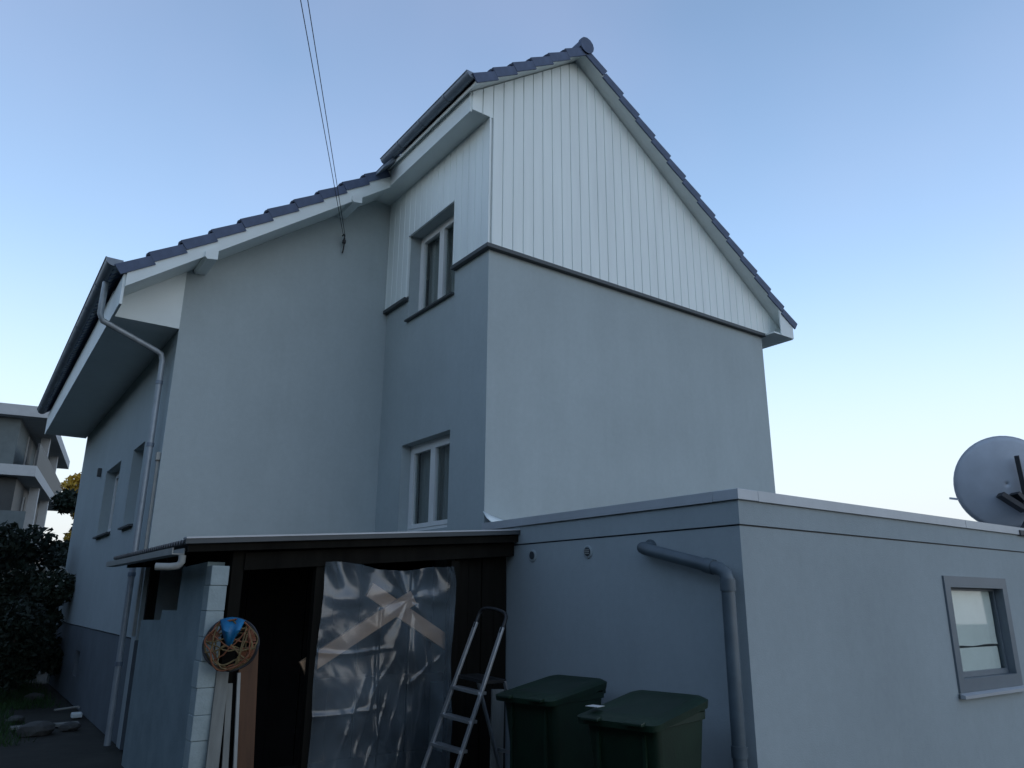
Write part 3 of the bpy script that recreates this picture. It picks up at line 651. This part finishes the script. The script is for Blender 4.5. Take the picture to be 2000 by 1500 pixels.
for k in range(n+1):
    t = k/n; a = math.pi*(.34+.30*t); r = .215
    hgt = .11+.09*math.sin(t*3.14)
    vs += [CQ @ Vector((r*math.cos(a), -.06-.02*math.sin(t*8), r*.95*math.sin(a)+.01)), CQ @ Vector((r*.8*math.cos(a), -.10-.02*math.sin(t*11), .93*r*math.sin(a)-hgt*.5)), CQ @ Vector((r*.5*math.cos(a)-.01, -.075, .9*r*math.sin(a)-hgt))]
b.add(vs, [(k*3+i, k*3+3+i, k*3+4+i, k*3+1+i) for k in range(n) for i in range(2)])
bl = b.build('blue_wrap', M['blue'], coil, smooth=True); so = bl.modifiers.new('thickness', 'SOLIDIFY'); so.thickness = .012

# ------------------------------------------------------------------ step ladder
ladder = thing('step_ladder', 'aluminium step ladder with black grab hoop beside the plastic sheet', 'step ladder', (-1.1, -1.25, 0))
yl, yr = -1.08, -1.44
topL, topR = Vector((-.785, yl, 1.495)), Vector((-.730, yr, 1.457)); botL, botR = Vector((-1.40, yl+.05, .0)), Vector((-1.36, yr-.05, .0))
MB().bar(botL, topL, .022, .045, (0, 1, 0)).build('front_rail', M['alu'], ladder, bevel=.003)
MB().bar(botR, topR, .022, .045, (0, 1, 0)).build('front_rail', M['alu'], ladder, bevel=.003)
hp = [topL-Vector((.02, 0, .05)), topL+Vector((.035, 0, .08)), topL+Vector((.055, -.05, .125)), topL.lerp(topR, .5)+Vector((.065, 0, .14)), topR+Vector((.055, .05, .125)), topR+Vector((.035, 0, .07)), topR-Vector((.02, 0, .05))]
def smooth_path(p, n=5):
    out = []
    for i in range(len(p)-1):
        a, b_, c, d = p[max(i-1, 0)], p[i], p[i+1], p[min(i+2, len(p)-1)]
        for k in range(n):
            t = k/n; out.append(.5*((2*b_)+(c-a)*t+(2*a-5*b_+4*c-d)*t*t+(3*b_-a-3*c+d)*t**3))
    return out+[p[-1]]
MB().tube(smooth_path(hp), .017, 10).build('grab_hoop', M['blackplastic'], ladder, smooth=True)
for f_ in (.155, .31, .465, .62):
    a, c = botL.lerp(topL, f_), botR.lerp(topR, f_)
    MB().add([v for p in (a, c) for v in (p+Vector((-.03, 0, -.015)), p+Vector((.06, 0, -.015)), p+Vector((.06, 0, .012)), p+Vector((-.03, 0, .012)))],
             [(0, 1, 2, 3), (7, 6, 5, 4), (0, 4, 5, 1), (1, 5, 6, 2), (2, 6, 7, 3), (3, 7, 4, 0)]).build('step', M['alu'], ladder, bevel=.003)
pa, pc = botL.lerp(topL, .68), botR.lerp(topR, .68)
MB().add([v for p in (pa, pc) for v in (p+Vector((0, 0, -.015)), p+Vector((.24, 0, -.015)), p+Vector((.24, 0, .015)), p+Vector((0, 0, .015)))],
         [(0, 1, 2, 3), (7, 6, 5, 4), (0, 4, 5, 1), (1, 5, 6, 2), (2, 6, 7, 3), (3, 7, 4, 0)]).build('platform', M['blackplastic'], ladder, bevel=.004)
for p in (pa, pc):
    MB().bar(p+Vector((.22, 0, 0)), Vector((-.42, p.y, 0)), .02, .035, (0, 1, 0)).build('rear_leg', M['alu'], ladder)
MB().bar(Vector((-.50, pa.y, .35)), Vector((-.50, pc.y, .35)), .018, .03).build('rear_stretcher', M['alu'], ladder)
for p in (botL, botR): MB().box(p.x-.03, p.x+.03, p.y-.02, p.y+.02, 0, .04).build('rubber_foot', M['blackplastic'], ladder)

tag(MB().bar((-.47, -.99, 0), (-.42, -.93, .86), .14, .025, (0, 1, .001)).build('pale_panel', M['palewood'], bevel=.003), 'short pale board standing behind the step ladder beside the bins', 'board')

# ------------------------------------------------------------------ wheelie bins (local: back with handle at +x, lid slopes to -x front)
def loft(sections):
    b = MB(); k = len(sections[0]); vs = [p for s in sections for p in s]
    f = [(i*k+j, i*k+(j+1) % k, (i+1)*k+(j+1) % k, (i+1)*k+j) for i in range(len(sections)-1) for j in range(k)]
    f += [tuple(range(k-1, -1, -1)), tuple((len(sections)-1)*k+j for j in range(k))]
    return b.add(vs, f)
def rrect(w, d, r, z, cx=0, n=4, zf=None):
    pts = []
    for sx, sy, a0 in ((1, 1, 0), (-1, 1, 90), (-1, -1, 180), (1, -1, 270)):
        for k in range(n+1):
            a = R(a0+90*k/n); xx = cx+sx*(d/2-r)+r*math.cos(a); yy_ = sy*(w/2-r)+r*math.sin(a)
            pts.append((xx, yy_, z if zf is None else zf(xx, yy_)))
    return pts
def make_bin(label, loc, rz, sticker):
    t = thing('wheelie_bin', label, 'bin', loc, rz, 'green wheelie bins by the garage wall')
    loft([rrect(.47, .50, .05, .03, .03), rrect(.49, .53, .05, .25, .02), rrect(.575, .66, .05, .90, 0), rrect(.60, .70, .05, .905, 0), rrect(.60, .70, .05, .955, 0), rrect(.57, .67, .05, .96, 0)]).build('body', M['bin'], t, smooth=True, world=False)
    lz = lambda off: (lambda x, y: .985+off+.055*(x/.4) + .02*(1-(y/.3)**2))
    lid = loft([rrect(.635, .78, .06, 0, -.02, zf=lambda x, y: .94+.045*(x/.4)), rrect(.645, .79, .06, 0, -.02, zf=lambda x, y: .985+.05*(x/.4)), rrect(.60, .74, .07, 0, -.02, zf=lz(.012)), rrect(.50, .60, .08, 0, -.01, zf=lz(.022)), rrect(.46, .54, .08, 0, -.01, zf=lz(.010)), rrect(.10, .14, .03, 0, 0, zf=lz(.012))]).build('lid', M['bin'], t, smooth=True, world=False)
    MB().tube([(.40, -.24, .99), (.40, .24, .99)], .018, 10).build('handle_bar', M['bin'], t, smooth=True, world=False)
    for s in (-.24, -.08, .08, .24): MB().box(.34, .41, s-.012, s+.012, .93, 1.0).build('hinge_lug', M['bin'], t, world=False)
    for s in (-.27, .27): MB().lathe([(.03, -.025), (.10, -.025), (.105, 0), (.10, .025), (.03, .025)], 20, Matrix.Translation((.27, s, .105)) @ Matrix.Rotation(math.pi/2, 4, 'X')).build('wheel', M['blackplastic'], t, smooth=True, world=False)
    MB().tube([(.27, -.26, .105), (.27, .26, .105)], .012, 8).build('axle', M['blackplastic'], t, world=False)
    for s in (-.17, .17): MB().prism([(-.455, .925), (-.40, .925), (-.40, .955), (-.455, .945)], 'y', s-.07, s+.07).build('lid_grip', M['bin'], t, bevel=.006, world=False)
    for s in (-.18, .18): MB().box(-.335, -.315, s-.012, s+.012, .35, .88).build('front_rib', M['bin'], t, world=False)
    if sticker:
        MB().box(-.300, -.297, -.03, .03, .70, .80, Matrix.Rotation(R(4), 4, 'Y')).build('sticker', M['sticker'], t, world=False)
        MB().box(-.36, -.27, .16, .26, 1.001, 1.003).build('paper_scrap', M['sticker'], t, world=False)
    return t
make_bin('dark green wheelie bin farther back, next to the step ladder', (-.62, -2.05, 0), R(12), False)
make_bin('dark green wheelie bin in front, nearest the grey rain pipe', (-.83, -3.34, 0), R(14), True)

# ------------------------------------------------------------------ overhead cables and their wall hook
anchor = Vector((-.85, D-.09, 7.20))
hook = thing('cable_hook', 'small dark cable hook with hanging tail under the rear gable eaves', 'hook', (-.85, D, 7.0))
MB().tube([(-.85, D+.02, 7.24), (-.85, D-.06, 7.24), (-.85, D-.09, 7.20), (-.85, D-.09, 7.15)], .010, 8).build('bolt', M['cable'], hook, smooth=True)
MB().lathe([(.012, 0), (.028, .01), (.030, .05), (.018, .07), (.012, .10)], 12, Matrix.Translation((-.85, D-.09, 7.07))).build('insulator', M['cable'], hook, smooth=True)
MB().tube([(-.85, D-.09, 7.08), (-.845, D-.07, 6.98), (-.85, D-.05, 6.92)], .012, 8).build('tail', M['cable'], hook, smooth=True)
for i, (u0, lab) in enumerate(((587, 'left of two thin overhead wires rising from the rear gable'), (601, 'right of two thin overhead wires rising from the rear gable'))):
    Q = CAM + (Fw + Rt*((u0-1000)/1461.4) + Up*(750/1461.4))*7.0
    A = anchor + Vector((.03*i-.02, 0, 0)); far = A + (Q-A)*4.2
    pts = [A.lerp(far, k/40) - Vector((0, 0, .25*(k/40)*(1-k/40)*0)) for k in range(41)]
    tag(MB().tube(pts, .0045, 6).build('overhead_wire', M['cable'], smooth=True), lab, 'wire', 'overhead wires to the house')

# ------------------------------------------------------------------ neighbouring building
def nb(p, sc=1.6): return CAM + (Vector(p)-CAM)*sc
K = nb((-3.6, 17.56, 5.26)); az = R(8.8); aV = Vector((math.sin(az), math.cos(az), 0)); bV = Vector((-math.cos(az), math.sin(az), 0))
NB = thing('neighbour_building', 'white and grey apartment building with balconies behind the garden', 'building', (K.x, K.y, 0))
NM = Matrix(((-bV.x, aV.x, 0, K.x), (-bV.y, aV.y, 0, K.y), (0, 0, 1, 0), (0, 0, 0, 1)))     # local x to the right, y away, origin at slab corner
def nbox(nm, m, x0, x1, y0, y1, z0, z1): return MB().box(x0, x1, y0, y1, z0, z1, NM).build(nm, m, NB)
nbox('roof_slab', M['nb_white'], -14, .15, -.1, 16, 9.62, 10.12)
nbox('wall', M['nb_grey'], -14, -1.9, 1.9, 15.5, 0, 9.62)
nbox('balcony_slab', M['nb_white'], -14, 0, 0, 16, 6.92, 7.40)
nbox('balcony_slab', M['nb_grey'], -14, 0, 0, 16, 4.0, 4.4)
nbox('upper_wall', M['nb_grey'], -14, -1.0, .55, 15.5, 7.4, 9.6)
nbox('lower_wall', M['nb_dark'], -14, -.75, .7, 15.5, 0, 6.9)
for z in (7.4, 4.4):
    if z < 5: nbox('parapet', M['nb_grey'], -14, -.10, .02, .12, z, z+.95)
    if z > 5: nbox('parapet', M['nb_dark'], -.10, -.02, .02, 15.9, z, z+1.05)
for yy_, z0, z1 in ((5.2, 7.4, 9.62), (11, 7.4, 9.62), (4.2, 4.4, 6.92), (10, 4.4, 6.92), (3.5, 0, 4.0)): nbox('column', M['nb_white'], -.55, -.15, yy_, yy_+.4, z0, z1)
for z in (7.5, 4.5, .6):
    for x0 in (-12.5, -9.2, -5.8):
        yf = .54 if z > 5 else .69
        w_ = nbox('window', M['nb_white'], x0, x0+2.0, yf-.06, yf, z, z+1.9)
        MB().box(x0+.1, x0+1.9, yf-.08, yf-.061, z+.1, z+1.9, NM).build('pane', M['nb_dark'], w_)
    for y0 in (4, 8, 12):
        xf = -.99 if z > 5 else -.74
        w_ = nbox('window', M['nb_white'], xf, xf+.06, y0, y0+1.8, z, z+1.9)
        MB().box(xf+.061, xf+.08, y0+.1, y0+1.7, z+.1, z+1.9, NM).build('pane', M['nb_dark'], w_)

# ------------------------------------------------------------------ vegetation
def leaves(name, blobs, n, size, m, parent, seed):
    g = np.random.default_rng(seed); w = np.array([b[3]**2 for b in blobs]); w = w/w.sum()
    idx = g.choice(len(blobs), n, p=w); c = np.array([b[:3] for b in blobs])[idx]; rad = np.array([b[3] for b in blobs])[idx]
    d = g.normal(size=(n, 3)); d /= np.linalg.norm(d, axis=1)[:, None]
    rr = rad*(g.uniform(.25, 1.08, n)**.6); p = c + d*rr[:, None]*np.array([1, 1, .85])
    u = g.normal(size=(n, 3)); u /= np.linalg.norm(u, axis=1)[:, None]
    v = np.cross(u, g.normal(size=(n, 3))); v /= np.linalg.norm(v, axis=1)[:, None]
    s = size*g.uniform(.6, 1.3, n)[:, None]
    V = np.stack([p-u*s, p+v*s*.45, p+u*s, p-v*s*.45], 1).reshape(-1, 3)
    V[:, 2] = np.maximum(V[:, 2], .01)
    me = bpy.data.meshes.new(name); me.vertices.add(len(V)); me.vertices.foreach_set('co', V.ravel())
    me.loops.add(4*n); me.loops.foreach_set('vertex_index', np.arange(4*n)); me.polygons.add(n)
    me.polygons.foreach_set('loop_start', np.arange(0, 4*n, 4)); me.polygons.foreach_set('loop_total', np.full(n, 4)); me.update()
    me.materials.append(m); o = bpy.data.objects.new(name, me); COL.objects.link(o); attach(o, parent); return o
def shrub(name, label, cat, base, h, r, n, size, m, seed, group=None, petals=0, trunk=.05, low=.15):
    g = random.Random(seed); t = thing(name, label, cat, base, 0, group); bl = []
    for k in range(14):
        a = g.uniform(0, 6.28); q_ = g.uniform(0, r*.75); zz = base[2]+h*g.uniform(low, .88); br = r*g.uniform(.28, .5)*(1.1-.3*(zz-base[2])/h)
        bl.append((base[0]+q_*math.cos(a), base[1]+q_*math.sin(a), zz, br))
    leaves('crown', bl, n, size, m, t, seed)
    if petals: leaves('blossom', [(b_[0], b_[1], b_[2]+b_[3]*.5, b_[3]*.7) for b_ in sorted(bl, key=lambda q: -q[2])[:5]], petals, size*.9, M['petal'], t, seed+1)
    mb = MB(); mb.tube([base, (base[0]+.03, base[1], base[2]+h*.35), (base[0]-.04, base[1]+.03, base[2]+h*.7)], [trunk, trunk*.8, trunk*.4], 8)
    for bb in bl[:6]: mb.tube([(base[0], base[1], base[2]+h*.3), ((base[0]+bb[0])/2, (base[1]+bb[1])/2, base[2]+h*.5), bb[:3]], [trunk*.5, trunk*.35, trunk*.15], 6)
    mb.build('trunk', M['bark'], t, smooth=True); return t
def at(u, v, hd):
    r = Fw + Rt*((u-1000)/1461.4) + Up*((750-v)/1461.4); return CAM + r*(hd/math.hypot(r.x, r.y))
def gpt(u, hd): p = at(u, 1150, hd); return (p.x, p.y, -.02)
SG = 'garden shrubs along the left'
shrub('garden_shrub', 'tall dark shrub at the far left below the balcony', 'shrub', gpt(-10, 18), 3.3, 1.3, 9000, .07, M['leaf'], 1, SG)
shrub('garden_shrub', 'dark rounded shrub with pale blossoms left of the house', 'shrub', gpt(62, 17.5), 2.75, .85, 8000, .06, M['leaf2'], 2, SG, petals=160)
shrub('garden_shrub', 'dark shrub tucked against the far corner of the house', 'shrub', gpt(112, 21.5), 2.9, .85, 7000, .06, M['leaf'], 3, SG)
shrub('garden_shrub', 'low dark bush in front of the blossoming shrub', 'shrub', gpt(22, 15.5), 1.7, .8, 7000, .055, M['leaf'], 4, SG)
shrub('garden_shrub', 'low dark bush beside the far end of the plinth', 'shrub', gpt(70, 19.5), 1.6, .75, 5000, .055, M['leaf'], 6, SG)
shrub('dark_tree', 'dark leafy tree between the apartment building and the house corner', 'tree', gpt(116, 25), 4.5, 1.1, 14000, .085, M['leaf'], 9, trunk=.1, low=.06)
shrub('dark_tree', 'dark tree in front of the yellow tree beyond the house corner', 'tree', gpt(152, 28), 5.9, 1.5, 16000, .10, M['leaf'], 8, trunk=.12, low=.06)
shrub('autumn_tree', 'tree with yellow autumn leaves beyond the house corner', 'tree', gpt(152, 31), 6.7, 1.3, 9000, .11, M['yellow'], 5, trunk=.14, low=.55)
# unseen hedge added left of the viewpoint to shade the side walls
b = MB(); nu, nv = 90, 26; vs = []
for i in range(nu+1):
    for j in range(nv+1):
        y_ = -26 + 62*i/nu; a = math.pi*j/nv; hh = 6.9 + 1.6*noise.noise(Vector((y_*.35, 3, 0)))
        d_n = 1 + .22*noise.fractal(Vector((y_*.9, math.cos(a)*3, math.sin(a)*4)), 1, 2, 4)
        vs.append((-14.5 - 2.2*math.cos(a)*d_n*(-1), y_, max(-.05, hh*min(1, math.sin(a)*1.35)*(.85+.15*d_n))))
b.add(vs, [(i*(nv+1)+j, (i+1)*(nv+1)+j, (i+1)*(nv+1)+j+1, i*(nv+1)+j+1) for i in range(nu) for j in range(nv)])
tag(b.build('added_shade_hedge', M['leaf'], smooth=True), 'added dark hedge out of view that shades the side walls', 'hedge', kind='stuff')
# grass and ground litter on the left
g = np.random.default_rng(11); n = 26000
gx = g.uniform(-6, -3.15, n); gy = g.uniform(4, 17, n); keep = (gx < np.where(gy > 7.5, -3.3, -4.0) + g.normal(0, .12, n)); gx, gy = gx[keep], gy[keep]; n = len(gx)
hgt = g.uniform(.04, .13, n); ang = g.uniform(0, 6.28, n); lean = g.normal(0, .03, (n, 2)); w_ = .006
V = np.zeros((n, 3, 3)); V[:, 0] = np.stack([gx-w_*np.cos(ang), gy-w_*np.sin(ang), np.full(n, -.03)], 1); V[:, 1] = np.stack([gx+w_*np.cos(ang), gy+w_*np.sin(ang), np.full(n, -.03)], 1)
V[:, 2] = np.stack([gx+lean[:, 0], gy+lean[:, 1], hgt], 1)
me = bpy.data.meshes.new('grass'); me.from_pydata(V.reshape(-1, 3).tolist(), [], np.arange(3*n).reshape(-1, 3).tolist()); me.materials.append(M['grass'])
go = bpy.data.objects.new('grass', me); COL.objects.link(go); tag(go, 'dark green grass growing in the garden on the left', 'grass', kind='stuff')
def stone(p, s, label):
    bm = bmesh.new(); bmesh.ops.create_icosphere(bm, subdivisions=2, radius=1)
    for v in bm.verts:
        v.co *= 1+.25*noise.noise(v.co*1.4+Vector(p)); v.co = Vector((v.co.x*s, v.co.y*s*.8, v.co.z*s*.5)) + Vector((p[0], p[1], s*.2))
    me = bpy.data.meshes.new('garden_stone'); bm.to_mesh(me); bm.free(); me.materials.append(M['stone'])
    o = bpy.data.objects.new('garden_stone', me); COL.objects.link(o)
    tag(o, label, 'stone', 'stones on the garden ground')
stone((-3.75, 4.75, 0), .22, 'largest garden stone at the lower left of the picture')
stone((-3.35, 4.9, 0), .13, 'garden stone between the downpipe foot and the largest stone')
stone((-3.5, 8.6, 0), .16, 'garden stone lying farther back along the plinth')
stone((-3.9, 6.0, 0), .12, 'small garden stone left of the pale stick')
tag(MB().tube([(-3.36, 6.75, .03), (-3.0, 6.83, .05), (-2.98-.12, 6.9, .05)][:2]+[(-3.07+.02, 6.6, .06)], .016, 7).build('garden_stick', M['pipe_pale'], smooth=True), 'thin pale stick lying on the ground by the plinth', 'stick')
tag(MB().box(-3.22, -3.08, 5.9, 6.05, 0, .07).build('rubble_piece', M['white'], bevel=.02), 'small white rubble piece by the plinth', 'rubble')
tag(MB().box(-4.0, -3.2, 5.2, 5.38, -.005, .03).build('ground_plank', M['palewood'], bevel=.005), 'weathered plank lying flat on the soil near the downpipe', 'plank')
